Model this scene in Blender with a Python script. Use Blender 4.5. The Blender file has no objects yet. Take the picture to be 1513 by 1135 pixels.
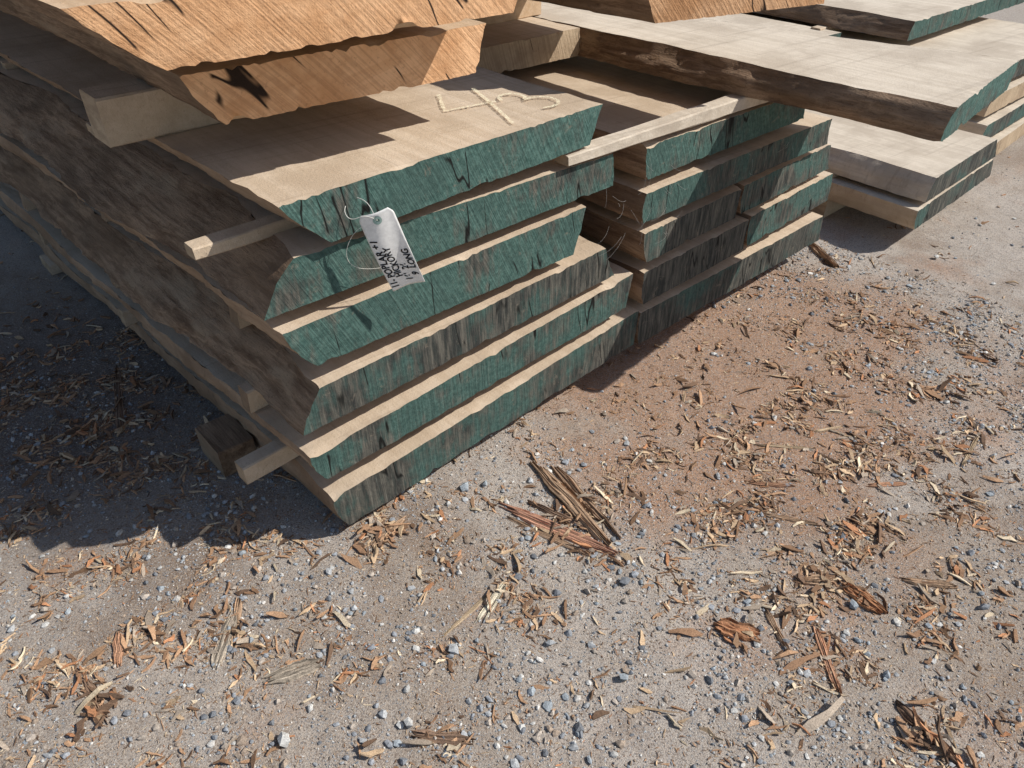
import bpy, bmesh, math, random
import numpy as np
from mathutils import Vector, Matrix, noise

random.seed(7); rng=np.random.default_rng(11)
sc=bpy.context.scene
def N3(x,y,z=0.0): return noise.noise(Vector((x,y,z)))

# ------------------------------------------------------------------ materials
def mat(name):
    m=bpy.data.materials.new(name); m.use_nodes=True
    nt=m.node_tree; nt.nodes.clear()
    o=nt.nodes.new('ShaderNodeOutputMaterial'); b=nt.nodes.new('ShaderNodeBsdfPrincipled')
    nt.links.new(b.outputs[0],o.inputs[0]); b.inputs['Roughness'].default_value=.85
    b.inputs['Specular IOR Level'].default_value=.2
    return m,nt,b
class G:
    def __init__(s,nt): s.nt=nt
    def n(s,t,**k):
        x=s.nt.nodes.new(t)
        for a,v in k.items(): setattr(x,a,v)
        return x
    def l(s,a,b): s.nt.links.new(a,b)
    def setin(s,sock,v):
        if isinstance(v,bpy.types.NodeSocket): s.l(v,sock)
        else: sock.default_value=v
    def coord(s,scale=(1,1,1),rot=(0,0,0),rand=True):
        tc=s.n('ShaderNodeTexCoord'); src=tc.outputs['Object']
        if rand:
            oi=s.n('ShaderNodeObjectInfo'); mu=s.n('ShaderNodeMath',operation='MULTIPLY'); mu.inputs[1].default_value=37.0
            s.l(oi.outputs['Random'],mu.inputs[0]); ad=s.n('ShaderNodeVectorMath',operation='ADD')
            s.l(src,ad.inputs[0]); s.l(mu.outputs[0],ad.inputs[1]); src=ad.outputs[0]
        if rot!=(0,0,0):
            r=s.n('ShaderNodeMapping'); r.inputs['Rotation'].default_value=rot; s.l(src,r.inputs[0]); src=r.outputs[0]
        if scale!=(1,1,1):
            mp=s.n('ShaderNodeMapping'); mp.inputs['Scale'].default_value=scale; s.l(src,mp.inputs[0]); src=mp.outputs[0]
        return src
    def noise(s,vec,scale,detail=3,rough=.55,dist=0):
        x=s.n('ShaderNodeTexNoise'); s.l(vec,x.inputs['Vector']); x.inputs['Scale'].default_value=scale
        x.inputs['Detail'].default_value=detail; x.inputs['Roughness'].default_value=rough; x.inputs['Distortion'].default_value=dist
        return x.outputs['Fac']
    def ramp(s,f,a,b):
        x=s.n('ShaderNodeMapRange'); x.inputs['From Min'].default_value=a; x.inputs['From Max'].default_value=b
        x.interpolation_type='SMOOTHSTEP'
        s.l(f,x.inputs['Value']); return x.outputs[0]
    def mix(s,f,a,b,bt='MIX'):
        x=s.n('ShaderNodeMix',data_type='RGBA',blend_type=bt)
        s.setin(x.inputs[0],f)
        for i,v in ((6,a),(7,b)):
            if isinstance(v,tuple): x.inputs[i].default_value=(*v,1)
            else: s.l(v,x.inputs[i])
        return x.outputs[2]
    def m(s,op,a,b=0.0):
        x=s.n('ShaderNodeMath',operation=op)
        s.setin(x.inputs[0],a); s.setin(x.inputs[1],b); return x.outputs[0]
    def bump(s,bs,h,dist,strength=1):
        x=s.n('ShaderNodeBump'); x.inputs['Distance'].default_value=dist; x.inputs['Strength'].default_value=strength
        s.l(h,x.inputs['Height']); s.l(x.outputs[0],bs.inputs['Normal'])
    def attr(s,name):
        x=s.n('ShaderNodeAttribute',attribute_type='OBJECT',attribute_name=name); return x.outputs['Fac']

def cracks(g,v,rot=.12):
    # thin zero-crossings of a noise stretched along the slab's thickness, broken up by a second noise
    f=g.noise(g.coord(scale=(1,.1,.16),rot=(0,rot,0)),11,2,.5)
    line=g.m('SUBTRACT',1.0,g.ramp(g.m('ABSOLUTE',g.m('SUBTRACT',f,.5)),.003,.014))
    return g.m('MULTIPLY',line,g.ramp(g.noise(v,7,1),.51,.56))

def painted_end(name,rot):
    m,nt,b=mat(name); g=G(nt); v=g.coord()
    kerf=g.noise(g.coord(scale=(1,.1,.04),rot=(0,rot,0)),190,2,.6)
    big=g.noise(v,5.5,3,.62); fine=g.noise(v,75,4,.72); streak=g.noise(g.coord(scale=(1,1,.12)),70,3,.7)
    green=g.mix(g.ramp(fine,.32,.7),(.042,.094,.081),(.105,.190,.162))
    green=g.mix(g.m('MULTIPLY',g.ramp(big,.58,.36),.5),green,(.045,.080,.071))
    dark=g.mix(g.ramp(streak,.35,.68),(.034,.034,.032),(.13,.12,.10))
    w=g.m('ADD',g.m('ADD',g.m('MULTIPLY',big,1.25),g.m('MULTIPLY',streak,.40)),g.m('MULTIPLY',g.attr('dark'),.55))
    c=g.mix(g.ramp(w,.90,1.18),green,dark)
    c=g.mix(g.m('MULTIPLY',g.ramp(kerf,.58,.42),.32),c,(.022,.036,.032))
    c=g.mix(g.m('MULTIPLY',g.ramp(kerf,.60,.76),.18),c,(.19,.235,.205))
    scuff=g.ramp(g.noise(v,21,5,.8,.5),.585,.68)
    c=g.mix(g.m('MULTIPLY',scuff,.5),c,(.21,.175,.135))
    c=g.mix(cracks(g,v),c,(.008,.008,.007)); g.l(c,b.inputs['Base Color'])
    g.bump(b,g.m('ADD',g.m('MULTIPLY',kerf,.6),g.m('MULTIPLY',fine,.8)),.0030); b.inputs['Roughness'].default_value=.8
    return m
def bare_end(name,c1,c2,c3,rot):
    m,nt,b=mat(name); g=G(nt); v=g.coord()
    kerf=g.noise(g.coord(scale=(1,.1,.03),rot=(0,rot,0)),170,2,.6); big=g.noise(v,6,4,.65); fine=g.noise(v,95,4,.75)
    ring=g.noise(g.coord(scale=(.12,.1,1),rot=(0,.25,0)),48,2,.6,.8)
    c=g.mix(g.ramp(big,.35,.66),c1,c2)
    c=g.mix(g.m('MULTIPLY',g.ramp(ring,.5,.68),.4),c,c2)
    c=g.mix(g.m('MULTIPLY',g.ramp(kerf,.56,.40),.32),c,c3)
    c=g.mix(g.m('MULTIPLY',g.ramp(fine,.54,.74),.5),c,c3)
    c=g.mix(cracks(g,v,rot*.8),c,(.025,.015,.01)); g.l(c,b.inputs['Base Color'])
    g.bump(b,g.m('ADD',g.m('MULTIPLY',kerf,.6),g.m('MULTIPLY',fine,.8)),.0032); return m
def sawn(name,c1,c2,c3,dirt):
    m,nt,b=mat(name); g=G(nt); v=g.coord()
    gr=g.noise(g.coord(scale=(1,.05,1)),48,4,.68,.2); big=g.noise(v,3.6,4,.68)
    saw=g.noise(g.coord(scale=(.03,1,.3),rot=(0,0,.1)),38,3,.7); sp=g.noise(v,150,3,.8)
    c=g.mix(g.ramp(gr,.3,.7),c1,c2)
    c=g.mix(g.m('MULTIPLY',g.ramp(big,.40,.66),.8),c,c3)
    c=g.mix(g.m('MULTIPLY',g.ramp(saw,.54,.72),.34),c,dirt)
    c=g.mix(g.m('MULTIPLY',g.ramp(gr,.60,.76),.45),c,dirt)
    c=g.mix(g.m('MULTIPLY',g.ramp(sp,.58,.72),.5),c,dirt)
    g.l(c,b.inputs['Base Color']); g.bump(b,g.m('ADD',sp,g.m('MULTIPLY',saw,.4)),.0018)
    return m
def wane():
    m,nt,b=mat('live_edge_wane'); g=G(nt); v=g.coord()
    a=g.noise(g.coord(scale=(1,.09,1)),42,5,.76,.25); big=g.noise(g.coord(scale=(1,.45,1)),6,3,.6); f=g.noise(v,120,3,.8)
    c=g.mix(g.ramp(a,.30,.68),(.13,.08,.050),(.36,.25,.165))
    c=g.mix(g.m('MULTIPLY',g.ramp(big,.47,.60),.6),c,(.15,.098,.062))
    c=g.mix(g.m('MULTIPLY',g.ramp(big,.42,.32),.6),c,(.38,.29,.20))
    c=g.mix(g.m('MULTIPLY',g.ramp(f,.56,.70),.5),c,(.06,.038,.026))
    g.l(c,b.inputs['Base Color']); g.bump(b,g.m('ADD',a,g.m('MULTIPLY',f,.3)),.006); b.inputs['Roughness'].default_value=.95
    return m
M_green=painted_end('painted_end_grain',.45); M_green2=painted_end('painted_end_grain_b',.05)
M_orange=bare_end('fresh_cut_end_grain',(.78,.48,.27),(.56,.30,.145),(.31,.155,.075),.75)
M_pale=bare_end('bare_end_grain',(.52,.40,.27),(.38,.28,.185),(.20,.135,.085),.3)
M_top=sawn('dusty_sawn_face',(.50,.395,.285),(.60,.49,.37),(.42,.325,.23),(.23,.165,.115))
M_grey=sawn('weathered_sawn_face',(.53,.455,.36),(.65,.57,.465),(.44,.37,.29),(.25,.20,.155))
M_new=sawn('fresh_sawn_face',(.50,.35,.22),(.58,.43,.29),(.36,.25,.15),(.22,.14,.08))
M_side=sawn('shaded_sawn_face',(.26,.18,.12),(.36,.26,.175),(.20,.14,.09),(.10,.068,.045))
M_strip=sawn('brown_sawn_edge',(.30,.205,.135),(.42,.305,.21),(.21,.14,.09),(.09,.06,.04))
M_wane=wane()

# ------------------------------------------------------------------ meshes
def link(o,parent=None):
    sc.collection.objects.link(o)
    if parent: o.parent=parent
    return o
def empty(name):
    e=bpy.data.objects.new(name,None); e.empty_display_size=.1; return link(e)
def clamp(a): return max(0,min(1,a))

def board(name,parent,TL,TR,BR,BL,yf,length,end=None,top=None,side=None,rside=None,dark=.3,wl=.02,wr=.008,
          drift=0.0,driftr=None,rough=.0025,chip=.004,nt=64,ns=8,wtop=0.0):
    """one sawn slab: quad section (x,z), yf=(y of the left end corner, y of the right end corner)"""
    seed=random.random()*100
    end=end or M_green; top=top or M_top; side=side or M_wane; rside=rside or side
    if driftr is None: driftr=drift
    ys=[0,.004,.010,.018,.03,.05,.07]; y=.095
    while y<length: ys.append(y); y+=.025 if y<1.6 else .10
    ys.append(length)
    V=[];F=[];MI=[]
    TL,TR,BR,BL=map(Vector,(TL,TR,BR,BL))
    def P(u,w,y):
        a=TL.lerp(TR,u); c=BL.lerp(BR,u); p=a.lerp(c,w)
        x=p.x+(1-u)*drift*y+u*driftr*y; z=p.y
        k=(1-u)**10
        if k>.002:
            fade=clamp(y/.25)*.8+.2
            x+=k*fade*(wl*N3(y*1.7,seed,w*.9)*1.6+wl*.55*N3(y*6,seed+3,w*2)+wl*.35*N3(y*24,seed+5,w*5)+.004*N3(y*60,seed+6,w*14))
            x+=k*wtop*(1-w)*clamp(y/.3)*(1+.5*N3(y*3,seed+40))
            x-=k*(.010*math.sin(w*math.pi))
        k=u**10
        if k>.002: x+=k*(wr*N3(y*1.7,seed+9,w*.9)*1.6+wr*.5*N3(y*9,seed+13,w*2))
        if u<.1 or u>.9: x+=max((1-u)**30,u**30)*(rough*1.8*N3(w*9,seed,y*20))
        z+=rough*.35*N3(x*5,y*3,seed)
        if w in(0,1):
            z+=rough*.30*N3(x*60,y*30,seed+w*4)
            e=max(0,1-y/.02)
            if e>0:
                q=(max(0,N3(x*17,seed,1.0+6*w)-.28)*2.0+1.0*max(0,N3(x*70,seed,11.0+6*w)-.25))*chip*2.4*e
                z+= q if w==1 else -q
        yy=yf[0]*(1-u)+yf[1]*u+y
        if y<.01: yy+=rough*1.0*N3(x*6,z*12,seed)+.0014*N3(x*80,z*80,seed)+(.002*N3(x*65,seed,w*3) if w in(0,1) else 0)
        return (x,yy,z)
    def grid(A,B,fn,mi,flip):
        base=len(V)
        for a in A:
            for c in B: V.append(fn(a,c))
        nb=len(B)
        for i in range(len(A)-1):
            for j in range(nb-1):
                q=(base+i*nb+j,base+i*nb+j+1,base+(i+1)*nb+j+1,base+(i+1)*nb+j)
                F.append(q[::-1] if flip else q); MI.append(mi)
    U=[i/nt for i in range(nt+1)]; U=sorted(set(U+[.004,.010,.990,.996])); W=[j/ns for j in range(ns+1)]
    yc=[q for i,q in enumerate(ys) if i<7 or i%2==0 or i==len(ys)-1]
    grid(U,yc,lambda u,y:P(u,0,y),1,True)
    grid(U,yc,lambda u,y:P(u,1,y),1,False)
    grid(W,ys,lambda w,y:P(0,w,y),2,False)
    grid(W,ys,lambda w,y:P(1,w,y),3,True)
    grid(U,W,lambda u,w:P(u,w,0),0,False)
    grid(U,W,lambda u,w:P(u,w,length),0,True)
    me=bpy.data.meshes.new(name); me.from_pydata(V,[],F)
    for mm in (end,top,side,rside): me.materials.append(mm)
    me.polygons.foreach_set('material_index',MI); me.polygons.foreach_set('use_smooth',[True]*len(F))
    me.update()
    o=bpy.data.objects.new(name,me); o['dark']=float(dark); return link(o,parent)

def stick(name,parent,xa,xb,y,d,za,zb,ha,hb,top=None,end=None,skew=0.0):
    seed=random.random()*50; top=top or M_top; end=end or M_pale
    F=[];MI=[];n=18; L=[]
    for i in range(n+1):
        t=i/n; x=xa+(xb-xa)*t; z0=za+(zb-za)*t; h=ha+(hb-ha)*t; w=.003
        r=min(.004,h*.12)
        prof=[(0,r),(0,h-r),(r,h),(d-r,h),(d,h-r),(d,r),(d-r,0),(r,0)]
        for k,(py,pz) in enumerate(prof):
            L.append((x+(w*1.5*N3(k*1.3,seed) if i in(0,n) else 0),y+skew*t+py+w*N3(x*6,k*.7,seed),z0+pz+w*.7*N3(x*8,k*.9,seed+4)))
    for i in range(n):
        for k in range(8):
            a=i*8+k;b=i*8+(k+1)%8; F.append((a,b,b+8,a+8)); MI.append(1)
    F.append(tuple(range(8))[::-1]); MI.append(0); F.append(tuple(n*8+k for k in range(8))); MI.append(0)
    me=bpy.data.meshes.new(name); me.from_pydata(L,[],F); me.materials.append(end); me.materials.append(top)
    me.polygons.foreach_set('material_index',MI)
    bm=bmesh.new(); bm.from_mesh(me); bmesh.ops.recalc_face_normals(bm,faces=bm.faces[:]); bm.to_mesh(me); bm.free()
    o=bpy.data.objects.new(name,me); o['dark']=0.0; return link(o,parent)

LEN=4.7
# --- left stack
S=empty('lumber_stack')
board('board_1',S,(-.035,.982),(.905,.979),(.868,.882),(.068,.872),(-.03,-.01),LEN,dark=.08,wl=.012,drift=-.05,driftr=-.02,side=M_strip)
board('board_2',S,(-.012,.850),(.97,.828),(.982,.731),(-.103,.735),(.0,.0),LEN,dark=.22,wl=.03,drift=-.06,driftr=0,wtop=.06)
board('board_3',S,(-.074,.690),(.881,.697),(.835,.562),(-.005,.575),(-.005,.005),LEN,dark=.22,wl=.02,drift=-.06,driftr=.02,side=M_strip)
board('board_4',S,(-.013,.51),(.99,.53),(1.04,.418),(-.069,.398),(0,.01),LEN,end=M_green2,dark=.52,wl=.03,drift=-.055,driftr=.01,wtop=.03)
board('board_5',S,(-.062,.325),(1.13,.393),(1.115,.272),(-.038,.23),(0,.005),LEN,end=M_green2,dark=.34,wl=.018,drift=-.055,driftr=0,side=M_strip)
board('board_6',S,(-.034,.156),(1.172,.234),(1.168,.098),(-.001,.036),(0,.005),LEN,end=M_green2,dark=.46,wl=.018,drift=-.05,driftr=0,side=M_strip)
for i,y in enumerate((.13,1.05,1.95,2.9,3.9)):
    stick('sticker_1_%d'%i,S,-.165 if i==0 else -.06,.78 if i==0 else .93,y,.045,.846,.83,.027,.05)
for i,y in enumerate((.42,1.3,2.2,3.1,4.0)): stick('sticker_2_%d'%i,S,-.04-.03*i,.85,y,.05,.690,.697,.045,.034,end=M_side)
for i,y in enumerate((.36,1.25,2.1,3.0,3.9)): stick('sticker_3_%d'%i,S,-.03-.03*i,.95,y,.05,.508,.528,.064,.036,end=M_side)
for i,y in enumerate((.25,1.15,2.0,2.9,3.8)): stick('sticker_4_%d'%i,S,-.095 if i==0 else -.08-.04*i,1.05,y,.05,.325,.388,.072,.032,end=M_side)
for i,y in enumerate((.20,1.2,2.05,2.95,3.9)): stick('sticker_5_%d'%i,S,-.17 if i==0 else -.1-.02*i,1.12,y,.05,.152,.228,.06,.044)
for i,y in enumerate((.45,2.1,3.9)): stick('bearer_%d'%i,S,-.15,1.15,y,.14,-.005,-.005,.043,.098)
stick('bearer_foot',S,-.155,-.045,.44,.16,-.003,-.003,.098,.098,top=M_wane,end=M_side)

# --- right stack
R=empty('lumber_stack')
board('board_1',R,(1.125,.812),(1.99,.80),(2.0,.70),(1.14,.706),(0,0),LEN,dark=.2,wl=.015)
board('board_2',R,(1.13,.668),(2.18,.668),(2.19,.57),(1.13,.572),(-.01,-.02),LEN,dark=.4,wl=.015)
board('board_3',R,(1.145,.532),(1.675,.532),(1.665,.42),(1.165,.424),(-.01,.0),LEN,end=M_green2,dark=.7,wl=.012)
board('board_4',R,(1.69,.535),(2.31,.53),(2.34,.42),(1.70,.425),(.0,.02),LEN,dark=.35,wl=.008)
board('board_5',R,(1.18,.38),(1.765,.385),(1.76,.262),(1.19,.255),(0,.0),LEN,end=M_green2,dark=.8,wl=.012)
board('board_6',R,(1.775,.395),(2.39,.388),(2.41,.265),(1.79,.27),(0,.02),LEN,dark=.35,wl=.008)
board('board_7',R,(1.185,.222),(2.36,.216),(2.38,.10),(1.19,.092),(0,.0),LEN,end=M_green2,dark=.6,wl=.012)
for k,(z,h) in enumerate(((.668,.034),(.532,.038),(.385,.035),(.219,.04))):
    for i,y in enumerate((.35,1.3,2.3,3.3,4.2)): stick('sticker_%d_%d'%(k,i),R,1.12,2.2,y+.03*k,.05,z,z,h,h)
for i,y in enumerate((.45,2.1,3.9)): stick('bearer_%d'%i,R,1.2,2.35,y,.12,-.005,-.005,.1,.1)
stick('long_sticker',R,.775,1.95,-.02,.05,.846,.806,.028,.05,top=M_grey,skew=.02)
stick('back_sticker',R,1.1,2.0,1.1,.05,.808,.80,.052,.052)
board('board_0',R,(.98,.955),(1.56,.955),(1.56,.86),(1.0,.86),(.72,.70),3.6,end=M_pale,dark=0,wl=.012)

# --- orange fresh-sawn slabs on top, left
O=empty('fresh_sawn_lumber')
board('slab_1',O,(-.095,1.197),(.612,1.197),(.565,1.092),(-.03,1.092),(.155,.10),4.2,end=M_orange,top=M_new,wl=.012,chip=.007,drift=-.02,rough=.003)
board('slab_2',O,(-.30,1.362),(.60,1.362),(.545,1.252),(-.17,1.252),(-.01,-.06),4.4,end=M_orange,top=M_new,wl=.02,chip=.007,drift=-.02,rough=.003)
board('slab_3',O,(-.22,1.52),(.55,1.52),(.58,1.41),(-.25,1.41),(.08,.06),4.2,end=M_orange,top=M_new,wl=.02)
stick('spacer_block',O,-.165,.62,.50,.11,.983,.983,.107,.107,top=M_top,end=M_pale)
stick('spacer_block_2',O,-.165,.62,2.9,.11,.983,.983,.107,.107,top=M_top,end=M_pale)
for i,y in enumerate((.55,2.9)):
    stick('sticker_a%d'%i,O,-.1,.56,y,.05,1.197,1.197,.054,.054,top=M_new); stick('sticker_b%d'%i,O,-.2,.56,y,.05,1.362,1.362,.048,.048,top=M_new)
O2=empty('fresh_sawn_lumber')
board('slab_1',O2,(1.02,1.26),(1.60,1.26),(1.62,1.15),(1.075,1.15),(-.02,-.18),3.6,end=M_orange,top=M_new,wl=.03,chip=.006,drift=-.1,driftr=0)
board('slab_2',O2,(1.0,1.42),(1.55,1.42),(1.57,1.31),(1.03,1.31),(.05,.02),3.6,end=M_orange,top=M_new,wl=.02,chip=.006)
for i,y in enumerate((.95,2.6)):
    stick('spacer_%d'%i,O2,.95,1.6,y,.1,.954,.954,.198,.198,top=M_new); stick('sticker_%d'%i,O2,1.0,1.6,y,.05,1.259,1.259,.052,.052,top=M_new)

# --- wide plank jutting forward over the right stack
board('wide_wooden_plank',None,(1.655,.952),(2.285,.952),(2.27,.862),(1.62,.862),(-.605,-.53),2.6,dark=.0,wl=.03,wr=.012,drift=-.05,driftr=-.26,top=M_grey,chip=.006,rough=.003)

# --- low third stack
T=empty('lumber_stack')
board('board_1',T,(2.83,.325),(3.52,.325),(3.60,.222),(2.80,.222),(-.23,-.21),2.4,dark=.6,wl=.02,top=M_grey,side=M_grey)
board('board_2',T,(2.74,.200),(3.62,.200),(3.66,.10),(2.78,.10),(-.23,-.2),2.4,dark=.65,wl=.015,top=M_grey,side=M_top)
for i,y in enumerate((.2,1.7)):
    stick('sticker_%d'%i,T,2.8,3.55,y,.05,.20,.20,.022,.022); stick('bearer_%d'%i,T,2.8,3.55,y,.1,-.004,-.004,.104,.104)
# --- far stack
Q=empty('lumber_stack')
zz=.10
for k in range(4):
    board('board_%d'%k,Q,(3.68+.04*k,zz+.09),(4.9,zz+.09),(4.95,zz),(3.66+.03*k,zz),(-.12+.03*k,-.05),3.0,end=M_green if k%2 else M_pale,dark=.5,wl=.02,top=M_grey,side=M_top)
    if k<3: 
        for i,y in enumerate((.2,1.4,2.6)): stick('sticker_%d_%d'%(k,i),Q,3.6,4.9,y,.05,zz+.09,zz+.09,.035,.035)
    zz+=.125
board('board_5',Q,(3.82,.70),(5.3,.70),(5.3,.61),(3.78,.61),(.45,.42),3.0,dark=.3,wl=.02,top=M_grey)
board('board_6',Q,(3.2,.60),(3.75,.60),(3.72,.51),(3.22,.51),(.85,.8),3.0,dark=.4,wl=.02,top=M_grey)
for i,y in enumerate((.9,2.6)): stick('spacer_%d'%i,Q,3.7,5.1,y,.06,.565,.565,.045,.045); stick('bearer_%d'%i,Q,3.7,4.9,y,.1,-.004,-.004,.104,.104); stick('post_%d'%i,Q,3.25,3.7,y+.2,.1,-.004,-.004,.514,.514)

# ------------------------------------------------------------------ chalk mark "43"
def plain(name,c,rough=.8):
    m,nt,b=mat(name); g=G(nt); v=g.coord(rand=False)
    n=g.noise(v,90,3,.7); g.l(g.mix(g.ramp(n,.3,.7),tuple(x*.85 for x in c),c),b.inputs['Base Color']); b.inputs['Roughness'].default_value=rough
    return m,nt,b
mc,ntc,bc=plain('yellow_chalk',(.86,.78,.56)); g=G(ntc)
g.l(g.ramp(g.noise(g.coord(rand=False),230,3,.8),.40,.60),bc.inputs['Alpha'])
def ribbon(pts,w,z):
    P=[Vector((*p,z)) for p in pts]; Q2=[];V=[]
    for i in range(len(P)-1):
        for k in range(6): Q2.append(P[i].lerp(P[i+1],k/6))
    Q2.append(P[-1])
    for i,p in enumerate(Q2):
        d=(Q2[min(i+1,len(Q2)-1)]-Q2[max(i-1,0)]).normalized(); n=Vector((-d.y,d.x,0))*w*(.5+.25*N3(i*.7,w*99))
        V+= [p+n,p-n]
    return V,[(2*i,2*i+1,2*i+3,2*i+2) for i in range(len(Q2)-1)]
V=[];F=[]
for pts in ([(.625,.325),(.552,.205),(.70,.18)],[(.73,.31),(.675,.16),(.618,.02)],[(.715,.175),(.728,.20),(.75,.212),(.775,.203),(.787,.18),(.782,.155),(.762,.138),(.79,.142),(.815,.13),(.83,.105),(.825,.075),(.805,.055),(.775,.05),(.755,.06)]):
    v,f=ribbon(pts,.0100,.9852); b0=len(V); V+=v; F+=[tuple(i+b0 for i in q) for q in f]
me=bpy.data.meshes.new('chalk_number'); me.from_pydata(V,[],F); me.materials.append(mc); link(bpy.data.objects.new('chalk_number',me))

# ------------------------------------------------------------------ paper tag with string
TG=empty('paper_tag')
TLp,TRp,BRp,BLp=Vector((.119,-.065,.926)),Vector((.163,-.097,.948)),Vector((.235,-.09,.738)),Vector((.200,-.06,.707))
mt,_,_=plain('tag_card',(.88,.87,.84),.7)
up=((TLp-BLp)+(TRp-BRp)).normalized(); lf=((TLp-TRp)+(BLp-BRp)).normalized(); nn=up.cross(lf).normalized(); lf=nn.cross(up).normalized()
cen=(TLp+TRp+BRp+BLp)/4; Wt=.076; Ht=.215
def tp(a,b,o=0): return cen+up*a*Ht+lf*(b)*Wt+nn*(o+.006*math.cos(a*4)+.004*math.sin(b*5+a*3))
bm=bmesh.new(); na,nb=40,18
gv=[[None]*(nb+1) for _ in range(na+1)]
for i in range(na+1):
    for j in range(nb+1):
        a=i/na-.5; b_=j/nb-.5
        if a>.44: b_*=1-(a-.44)*3.6
        gv[i][j]=bm.verts.new(tp(a,b_))
for i in range(na):
    for j in range(nb):
        a=(i+.5)/na-.5;b_=(j+.5)/nb-.5
        if (( (a-.42)*Ht)**2+(b_*Wt)**2)**.5<.0045: continue
        bm.faces.new((gv[i][j],gv[i+1][j],gv[i+1][j+1],gv[i][j+1]))
me=bpy.data.meshes.new('card'); bm.to_mesh(me); bm.free(); me.materials.append(mt)
me.polygons.foreach_set('use_smooth',[True]*len(me.polygons))
card=link(bpy.data.objects.new('card',me),TG); sm=card.modifiers.new('s','SOLIDIFY'); sm.thickness=.0006
mr,_,_=plain('tag_ring',(.30,.42,.38))
V=[];n=28
for i in range(n):
    t=2*math.pi*i/n
    for r in(.0045,.0095): V.append(tp(.42+math.cos(t)*r/Ht,math.sin(t)*r/Wt,.0012))
F=[(2*i,2*i+1,(2*i+3)%(2*n),(2*i+2)%(2*n)) for i in range(n)]
me=bpy.data.meshes.new('ring'); me.from_pydata(V,[],F); me.materials.append(mr); link(bpy.data.objects.new('ring',me),TG)
mi,_,_=plain('marker_ink',(.01,.01,.014),.5)
for k,(txt,a0,b0,sz) in enumerate((('11- POPLAR +1',-.47,.25,.0215),('HICKORY',-.34,.02,.0205),("16'  26",-.44,-.21,.020),('9  LONG',-.38,-.44,.020))):
    cu=bpy.data.curves.new('writing_%d'%k,'FONT'); cu.body=txt; cu.size=sz; cu.shear=.2; cu.offset=.0006
    tmp=bpy.data.objects.new('tmp',cu); sc.collection.objects.link(tmp); bpy.context.view_layer.update()
    dg=bpy.context.evaluated_depsgraph_get(); me=bpy.data.meshes.new_from_object(tmp.evaluated_get(dg)); bpy.data.objects.remove(tmp)
    for v in me.vertices:
        a=a0+v.co.x*1.05/Ht; b_=b0+(v.co.y+.0014*math.sin(v.co.x*110))/Wt; v.co=tp(a,b_,.0011)
    me.materials.clear(); me.materials.append(mi); link(bpy.data.objects.new('writing_%d'%k,me),TG)
ms,_,_=plain('white_string',(.7,.68,.62))
def thread(name,pts,r,parent,m=ms):
    cu=bpy.data.curves.new(name,'CURVE'); cu.dimensions='3D'; cu.bevel_depth=r; cu.bevel_resolution=1
    sp=cu.splines.new('NURBS'); sp.points.add(len(pts)-1)
    for i,p in enumerate(pts): sp.points[i].co=(*p,1)
    sp.use_endpoint_u=True; sp.order_u=3; cu.materials.append(m); return link(bpy.data.objects.new(name,cu),parent)
hole=tp(.42,0)
thread('string_a',[(.135,-.012,.945),(.10,-.03,.94),(.10,-.05,.915),(.125,-.075,.93),hole,hole-nn*.004],.0008,TG)
thread('string_b',[(.135,-.012,.945),(.145,-.05,.955),hole+nn*.004,hole],.0008,TG)
thread('string_c',[hole,(.12,-.05,.90),(.085,-.04,.85),(.10,-.03,.80),(.16,-.035,.775),(.20,-.05,.78)],.0005,TG)
thread('staple',[(.13,-.006,.965),(.131,-.016,.962),(.136,-.016,.935),(.136,-.004,.932)],.0012,TG)
mw,_,_=plain('cobweb',(.45,.43,.40))
CW=empty('cobweb')
for k in range(36):
    x=random.choice([1.12,1.2,1.75,1.95,.98,2.5])+random.uniform(-.1,.16); z=random.choice([.55,.68,.69,.54])+random.uniform(-.05,.05)
    p=Vector((x,-.02,z)); q=p+Vector((random.uniform(-.10,.10),random.uniform(0,.02),random.uniform(-.08,.08)))
    mid=(p+q)/2+Vector((0,-.012,-random.uniform(.005,.02))); thread('strand_%d'%k,[p,mid,q],.00022,CW,mw)

# ------------------------------------------------------------------ ground
def gz(x,y):
    return .010*N3(x*1.1,y*1.1,3)+.006*N3(x*4,y*4,8)+.0025*N3(x*15,y*15,1)-.004
def gs(x,y,cx,cy,s,a=1): return a*math.exp(-((x-cx)**2+(y-cy)**2)/(2*s*s))
def rust(x,y): return clamp((gs(x,y,1.45,-.2,.45,1.8)+gs(x,y,1.0,-.6,.35,.6)+gs(x,y,2.1,-.4,.3,.6)+.9*N3(x*3.5,y*3.5,70)+.35*N3(x*13,y*13,71)-.3)*1.3)
def lerp3(a,b,t): return tuple(a[i]+(b[i]-a[i])*t for i in range(3))
def gcol(x,y):
    t=clamp(.5+1.0*N3(x*1.3,y*1.3,50)+.5*N3(x*5,y*5,51)+.35*N3(x*16,y*16,52))
    c=lerp3((.41,.335,.265),(.54,.475,.41),t)
    c=lerp3(c,(.29,.205,.145),clamp(1.7*N3(x*2.4,y*2.4,60)+.8*N3(x*10,y*10,61)+gs(x,y,-.55,-.05,.25,.35)+gs(x,y,1.1,-.9,.4,.35)-.22)*.85)
    c=lerp3(c,(.44,.255,.155),rust(x,y)*.88)
    c=lerp3(c,(.13,.095,.075),clamp(gs(x,y,-.35,1.2,.55,1.2))*.8)  # ground colour darkened here to deepen the shadow left of the stack
    return c
def axis(lo,hi,step,far):
    a=list(np.arange(lo,hi+1e-6,step)); d=step; x=hi; 
    while x<far: d*=1.35; x+=d; a.append(x)
    d=step; x=lo
    while x>-far: d*=1.35; x-=d; a.insert(0,x)
    return a
XS=axis(-1.5,3.9,.012,600); YS=axis(-1.8,2.2,.012,600)
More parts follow.
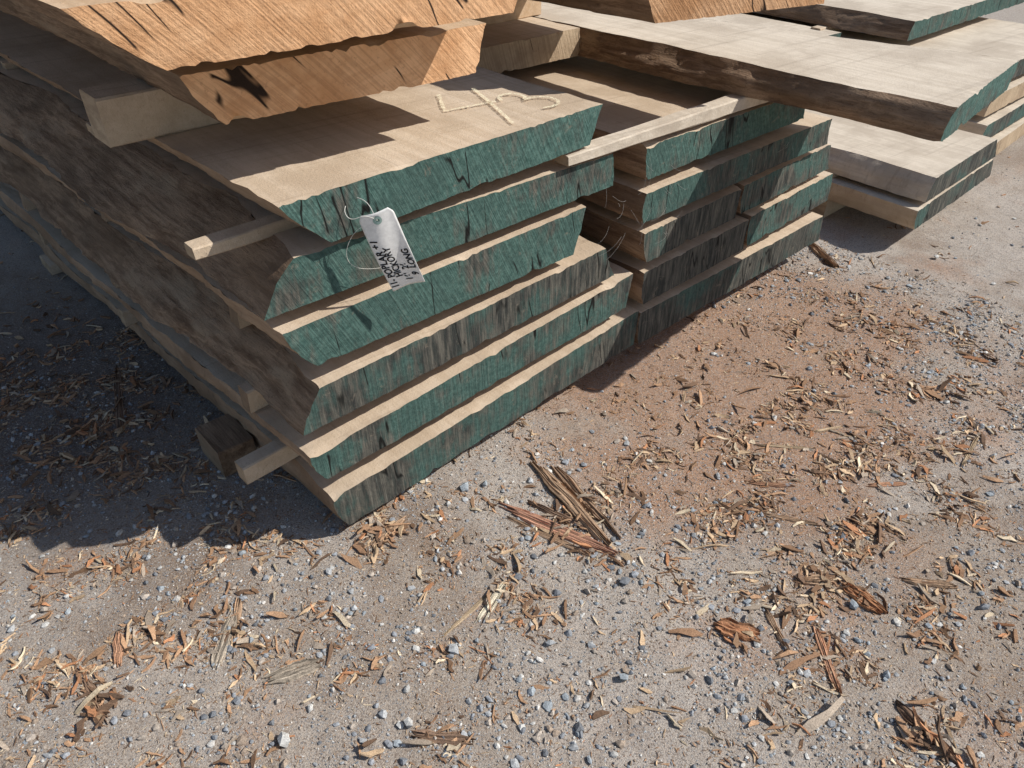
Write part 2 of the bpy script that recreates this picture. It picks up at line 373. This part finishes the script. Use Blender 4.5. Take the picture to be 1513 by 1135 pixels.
nx,ny=len(XS),len(YS); V=np.zeros((nx*ny,3)); GC=np.zeros((nx*ny,3))
k=0
for x in XS:
    for y in YS:
        near=abs(x)<8 and abs(y)<8
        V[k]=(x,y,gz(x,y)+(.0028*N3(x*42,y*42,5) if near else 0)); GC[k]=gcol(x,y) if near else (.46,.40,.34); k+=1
ii,jj=np.meshgrid(np.arange(nx-1),np.arange(ny-1),indexing='ij'); a=(ii*ny+jj).ravel()
Fg=np.stack([a,a+ny,a+ny+1,a+1],1)
def arrmesh(name,V,F,m,col=None,smooth=False):
    me=bpy.data.meshes.new(name); kf=F.shape[1]
    me.vertices.add(len(V)); me.vertices.foreach_set('co',V.astype(np.float32).ravel())
    me.loops.add(F.size); me.loops.foreach_set('vertex_index',F.astype(np.int32).ravel())
    me.polygons.add(len(F)); me.polygons.foreach_set('loop_start',np.arange(0,F.size,kf,dtype=np.int32))
    try: me.polygons.foreach_set('loop_total',np.full(len(F),kf,dtype=np.int32))
    except Exception: pass
    me.polygons.foreach_set('use_smooth',np.full(len(F),smooth))
    if col is not None:
        ca=me.color_attributes.new('Col','FLOAT_COLOR','POINT'); c4=np.ones((len(V),4),np.float32); c4[:,:3]=col; ca.data.foreach_set('color',c4.ravel())
    me.update(calc_edges=True); me.validate(); me.materials.append(m); return link(bpy.data.objects.new(name,me))
m,nt,b=mat('gravel_dirt'); g=G(nt); v=g.coord(rand=False)
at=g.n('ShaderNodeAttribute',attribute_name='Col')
vo=g.n('ShaderNodeTexVoronoi'); g.l(v,vo.inputs['Vector']); vo.inputs['Scale'].default_value=330
sep=g.n('ShaderNodeSeparateColor'); g.l(vo.outputs['Color'],sep.inputs[0])
f1=g.noise(v,300,3,.8)
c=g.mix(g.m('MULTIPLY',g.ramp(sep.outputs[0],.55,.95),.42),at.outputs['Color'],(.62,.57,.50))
c=g.mix(g.m('MULTIPLY',g.ramp(sep.outputs[1],.6,.95),.65),c,(.17,.125,.10))
c=g.mix(g.m('MULTIPLY',g.ramp(sep.outputs[2],.8,.9),.5),c,(.30,.31,.32))
c=g.mix(g.m('MULTIPLY',g.ramp(f1,.52,.66),.4),c,(.15,.11,.08)); g.l(c,b.inputs['Base Color'])
g.bump(b,g.m('ADD',f1,g.m('MULTIPLY',sep.outputs[0],.5)),.004)
b.inputs['Roughness'].default_value=.95
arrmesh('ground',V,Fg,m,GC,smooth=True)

def vcmat(name,bs):
    m,nt,b=mat(name); g=G(nt); at=g.n('ShaderNodeAttribute',attribute_name='Col'); v=g.coord(rand=False)
    n=g.noise(v,bs,3,.75); c=g.mix(g.ramp(n,.25,.75),(.55,.55,.55),(1.25,1.25,1.25)); x=g.mix(1.0,at.outputs['Color'],c,'MULTIPLY')
    g.l(x,b.inputs['Base Color']); b.inputs['Roughness'].default_value=.9
    return m
M_st=vcmat('gravel_stone',300); M_ch=vcmat('chip_wood',330)

def under(x,y): return (.15<x<2.3 and y>.3)
def sample(n,dens,box):
    out=[]
    while len(out)<n:
        x=random.uniform(box[0],box[1]);y=random.uniform(box[2],box[3])
        if under(x,y): continue
        if random.random()<dens(x,y): out.append((x,y))
    return out
def dstone(x,y):
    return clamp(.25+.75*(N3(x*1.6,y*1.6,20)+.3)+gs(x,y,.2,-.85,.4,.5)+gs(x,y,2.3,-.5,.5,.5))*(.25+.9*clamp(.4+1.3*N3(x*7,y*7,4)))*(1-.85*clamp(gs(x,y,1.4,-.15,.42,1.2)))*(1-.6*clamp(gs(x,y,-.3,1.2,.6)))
def dchip(x,y):
    z=.06+gs(x,y,1.05,-.75,.28,1.0)+gs(x,y,.5,-.35,.13,.7)+gs(x,y,-.62,.02,.15,1)+gs(x,y,-.35,1.1,.55,.9)+gs(x,y,.08,-.08,.09,1)+gs(x,y,-.2,-.62,.15,.5)+gs(x,y,1.9,-.55,.4,.45)+gs(x,y,.65,-1.25,.2,.5)+gs(x,y,-.3,.1,.22,.4)+gs(x,y,.15,-.45,.11,.5)+gs(x,y,.85,-1.0,.14,.6)
    return clamp(z)*clamp(.25+2.4*N3(x*7,y*7,30))
near=(-1.2,2.6,-1.6,1.5); far=(-1.8,4.4,-2.2,3.2)
bm=bmesh.new(); bmesh.ops.create_icosphere(bm,subdivisions=1,radius=1); bm.verts.ensure_lookup_table()
IV=np.array([v.co[:] for v in bm.verts]); IF=np.array([[v.index for v in f.verts] for f in bm.faces]); bm.free()
pts=sample(44000,dstone,near)+sample(10000,dstone,far); n=len(pts)
P=np.array([(x,y,gz(x,y)) for x,y in pts])
size=np.clip(.0016+.0017*rng.pareto(2.3,n),.0016,.0100)
big=[(.35,-.07,.018),(-.42,-.40,.019),(-.2,-.55,.017),(.23,-.79,.016),(.44,-.61,.013),(.81,-1.04,.015),(-.01,-.47,.012),(-.34,-.37,.010),(-.7,.3,.011),(1.04,-1.26,.013),(.68,-1.19,.011),(-.14,-.22,.010),(.17,-.61,.011),(2.8,-.35,.02),(.4,-.1,.012)]
P=np.vstack([P,np.array([(x,y,gz(x,y)+.3*s) for x,y,s in big])]); size=np.concatenate([size,[s for _,_,s in big]]); n=len(P)
sv=IV[None]*(1+rng.uniform(-.42,.25,(n,12,1)))*size[:,None,None]*rng.uniform(.6,1.3,(n,1,3))
sv[:,:,2]*=.7
yaw=rng.uniform(0,6.28,n); cy_,sy_=np.cos(yaw)[:,None],np.sin(yaw)[:,None]
X=sv[:,:,0]*cy_-sv[:,:,1]*sy_; Y=sv[:,:,0]*sy_+sv[:,:,1]*cy_
V=np.stack([X+P[:,0:1],Y+P[:,1:2],sv[:,:,2]+P[:,2:3]+size[:,None]*.25],2).reshape(-1,3)
F=(IF[None]+(np.arange(n)*12)[:,None,None]).reshape(-1,3)
pal=np.array([(.29,.305,.325),(.41,.42,.425),(.19,.20,.215),(.54,.53,.50),(.44,.38,.32),(.33,.26,.20),(.66,.63,.58),(.33,.365,.39)])
col=pal[rng.choice(8,n,p=[.20,.18,.11,.13,.14,.08,.05,.11])]*rng.uniform(.8,1.2,(n,1)); col[-len(big):]=pal[[7,3,3,7,2,7,1,3,4,0,7,7,1,3,7]]
arrmesh('gravel',V,F,M_st,np.repeat(col,12,0))

def splinters(pts,Lr,Wr,Tr,pal,prob,lift=0.6,tilt=.16,wob=.35):
    n=len(pts); L=np.clip(rng.lognormal(math.log(Lr[0]),Lr[1],n),Lr[0]*.3,Lr[0]*4); W=rng.uniform(*Wr,n)*(.5+.5*np.sqrt(L/Lr[0])); T=rng.uniform(*Tr,n)
    B=np.zeros((n,16,3)) 
    bend=rng.normal(0,.07,n)*L
    for s,(xf,wf,zf) in enumerate(((-.5,.4,0),(-.17,1.0,1),(.17,.9,1),(.5,.35,0))):
        wf=wf*rng.uniform(.5,1.3,n); off=rng.uniform(-wob,wob,n)*W
        for q,(a,c_) in enumerate(((-1,-1),(1,-1),(1,1),(-1,1))):
            B[:,s*4+q,0]=xf*L+rng.uniform(-.06,.06,n)*L; B[:,s*4+q,1]=a*.5*W*wf+off; B[:,s*4+q,2]=c_*.5*T*rng.uniform(.5,1.2,n)+zf*bend
    t=rng.normal(0,tilt,n); r=rng.normal(0,.4,n); yw=rng.uniform(0,6.28,n)
    c1,s1=np.cos(r)[:,None],np.sin(r)[:,None]; y=B[:,:,1]*c1-B[:,:,2]*s1; z=B[:,:,1]*s1+B[:,:,2]*c1; x=B[:,:,0]
    c1,s1=np.cos(t)[:,None],np.sin(t)[:,None]; x,z=x*c1-z*s1,x*s1+z*c1
    c1,s1=np.cos(yw)[:,None],np.sin(yw)[:,None]; x,y=x*c1-y*s1,x*s1+y*c1
    P=np.array([(a,b_,gz(a,b_)) for a,b_ in pts]); zoff=-z.min(1)*lift+.0005
    V=np.stack([x+P[:,0:1],y+P[:,1:2],z+P[:,2:3]+zoff[:,None]],2).reshape(-1,3)
    q=[]
    for s in(0,4,8):
        for k in range(4): q.append((s+k,s+(k+1)%4,s+4+(k+1)%4,s+4+k))
    q+=[(3,2,1,0),(12,13,14,15)]
    F=(np.array(q)[None]+(np.arange(n)*16)[:,None,None]).reshape(-1,4)
    col=pal[rng.choice(len(pal),n,p=prob)]*rng.uniform(.7,1.3,(n,1))
    return V,F,np.repeat(col,16,0)
cp=np.array([(.40,.245,.145),(.27,.16,.095),(.53,.38,.24),(.16,.10,.065),(.66,.54,.38),(.44,.215,.11),(.38,.31,.24)])
pr=[.25,.18,.18,.12,.08,.08,.11]
parts=[splinters(sample(3600,dchip,near)+sample(1200,dchip,far),(.019,.5),(.003,.009),(.0012,.0035),cp,pr),
       splinters(sample(1700,lambda x,y:clamp(dchip(x,y)+.25*gs(x,y,1.1,-.8,.35)),near)+sample(400,dchip,far),(.036,.4),(.004,.014),(.002,.005),cp,pr),
       splinters(sample(36000,lambda x,y:.14+.86*dchip(x,y),near)+sample(8000,dchip,far),(.0072,.5),(.0009,.003),(.0006,.0016),cp,pr,tilt=.1)]
sp_=[(.82,-.90),(.67,-1.04),(.55,-1.12),(.19,-.43),(.14,-.42),(1.2,-.6),(.62,-.95),(.95,-.8),(1.1,-.7),(.8,-.7),(1.3,-.8),(.9,-.6),(.7,-.8),(1.6,-.9),(1.75,-.95),(.3,-.35),(.25,-.5)]
parts.append(splinters(sp_,(.055,.3),(.006,.011),(.003,.005),cp[[0,2,4,1]],[.3,.3,.25,.15],tilt=.06))
def heap(cx,cy,rad,n,L,W,pr_):
    p=[(random.gauss(cx,rad),random.gauss(cy,rad)) for _ in range(n)]
    return splinters(p,(L,.35),W,(.003,.008),cp,pr_,lift=1.2,tilt=.2)
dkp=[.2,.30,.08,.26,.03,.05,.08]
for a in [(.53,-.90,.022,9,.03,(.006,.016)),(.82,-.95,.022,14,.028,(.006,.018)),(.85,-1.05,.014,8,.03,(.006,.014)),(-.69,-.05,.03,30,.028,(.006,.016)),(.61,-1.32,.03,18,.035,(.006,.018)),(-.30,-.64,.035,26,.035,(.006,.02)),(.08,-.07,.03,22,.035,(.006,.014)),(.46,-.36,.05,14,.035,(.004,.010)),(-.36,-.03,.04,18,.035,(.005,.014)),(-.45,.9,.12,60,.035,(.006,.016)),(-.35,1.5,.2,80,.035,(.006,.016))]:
    parts.append(heap(*a,dkp))
Vs=[];Fs=[];Cs=[];o=0
for v_,f_,c_ in parts: Vs.append(v_);Fs.append(f_+o);Cs.append(c_);o+=len(v_)
def slab(x0,y0,x1,y1,w,t,col):
    global o
    nA,nB=26,15; seed=random.random()*90; d=Vector((x1-x0,y1-y0,0)); L=d.length; d.normalize(); nrm=Vector((-d.y,d.x,0)); V=[];C=[]
    for top in(1,0):
        for i in range(nA+1):
            a=i/nA
            for j in range(nB+1):
                b_=j/nB-.5; ww=w*(.9+.3*N3(a*3,seed)+.12*N3(a*14,seed))*(1-.35*abs(2*a-1)**5)
                rag=.26*L*N3(b_*9,seed+2)+.16*L*N3(b_*23,seed+4); al=a*L+(rag*(2*abs(a-.5))**3)
                p=Vector((x0,y0,0))+d*al+nrm*(b_*ww+.10*w*N3(a*3,seed+7))
                h=gz(p.x,p.y)+(t*(.75-.7*b_*b_)+t*.5*round(2.5*N3(b_*7,a*.8,seed))/2.5+t*.35*N3(b_*30,a*3,seed)+t*.4*N3(a*2.2,seed+9) if top else -.002)
                V.append((p.x,p.y,h)); k=.85+1.1*N3(b_*22,a*1.5,seed+20); C.append([max(.02,q*max(.35,k)) for q in col])
    F=[];m_=(nA+1)*(nB+1)
    for i in range(nA):
        for j in range(nB):
            q=i*(nB+1)+j; F.append((q,q+nB+1,q+nB+2,q+1))
    ring=[i*(nB+1) for i in range(nA+1)]+[nA*(nB+1)+j for j in range(1,nB+1)]+[i*(nB+1)+nB for i in range(nA-1,-1,-1)]+[j for j in range(nB-1,0,-1)]
    for k in range(len(ring)): p,q=ring[k],ring[(k+1)%len(ring)]; F.append((p,p+m_,q+m_,q))
    Vs.append(np.array(V));Fs.append(np.array(F)+o);Cs.append(np.array(C));o+=len(V)
dk=(.26,.17,.115);md=(.40,.27,.175);og=(.48,.27,.165);gy=(.38,.32,.25);lt=(.5,.38,.25)
for a in [(.56,-.17,.50,-.48,.044,.016,md),(.60,-.20,.55,-.45,.034,.015,(.33,.22,.145)),(.39,-.23,.48,-.51,.038,.010,(.52,.28,.185)),(.37,-.26,.43,-.47,.020,.006,md),(.45,-.25,.50,-.42,.022,.009,dk),
          (.03,-.07,.14,-.05,.022,.007,md),(.01,-.42,.17,-.40,.010,.004,lt),(.09,-.44,.20,-.405,.014,.004,(.74,.67,.52)),(.11,-.45,.19,-.42,.008,.006,(.74,.67,.52)),(-.59,.10,-.62,.02,.026,.008,og),(-.69,.02,-.69,-.09,.03,.008,dk),
          (-.37,-.25,-.27,-.28,.040,.011,gy),(.51,-.85,.55,-.93,.050,.014,(.42,.21,.11)),(.79,-.92,.84,-.97,.036,.012,md),(.85,-1.0,.84,-1.09,.038,.014,(.45,.22,.11)),(.67,-1.02,.57,-1.13,.024,.008,og),(.63,-.91,.57,-1.0,.018,.006,md),
          (.98,-1.09,1.05,-1.18,.024,.009,md),(.63,-1.25,.60,-1.38,.03,.010,dk),(2.49,.07,2.40,-.09,.035,.02,md),(-.45,-.13,-.36,-.03,.034,.007,gy),(-.40,-.12,-.33,.0,.02,.006,md),(-.36,-.62,-.24,-.68,.07,.013,dk),(-.2,-.58,-.13,-.66,.03,.008,dk),(1.55,-1.0,1.7,-.98,.014,.006,lt),(1.16,-.54,1.26,-.65,.012,.006,lt),(-.3,.9,-.2,1.2,.03,.008,dk),
          (1.0,-.62,1.07,-.70,.016,.006,og),(.92,-.72,.98,-.83,.018,.006,md),(1.25,-.86,1.33,-.92,.018,.006,og),(.78,-.80,.86,-.83,.016,.006,md),(1.35,-.62,1.43,-.66,.014,.005,lt)]:
    slab(*a)
arrmesh('wood_chips',np.vstack(Vs),np.vstack(Fs),M_ch,np.vstack(Cs))

# ------------------------------------------------------------------ light, sky, camera
el=math.radians(45); d=Vector((-.737*math.cos(el),.676*math.cos(el),-math.sin(el)))
sl=bpy.data.lights.new('sun','SUN'); sl.energy=5.0; sl.angle=math.radians(.5); sl.color=(1,.96,.90)
so=link(bpy.data.objects.new('sun',sl)); so.rotation_euler=d.to_track_quat('-Z','Y').to_euler(); so.location=(3,-3,5)
w=bpy.data.worlds.new('World'); sc.world=w; w.use_nodes=True; nt=w.node_tree
sk=nt.nodes.new('ShaderNodeTexSky'); sk.sky_type='NISHITA'; sk.sun_disc=False; sk.sun_elevation=el; sk.sun_rotation=math.atan2(.737,-.676)
bg=nt.nodes['Background']; nt.links.new(sk.outputs[0],bg.inputs[0]); bg.inputs[1].default_value=.10
cam=bpy.data.cameras.new('camera'); cam.sensor_width=36; cam.lens=1136/1513*36; cam.clip_end=2000; cam.clip_start=.02
co=link(bpy.data.objects.new('camera',cam)); co.location=(-.63,-1.364,1.6); co.rotation_euler=(math.radians(53),0,math.radians(-41.95))
sc.camera=co
sc.view_settings.view_transform='Standard'; sc.view_settings.look='None'; sc.view_settings.exposure=0
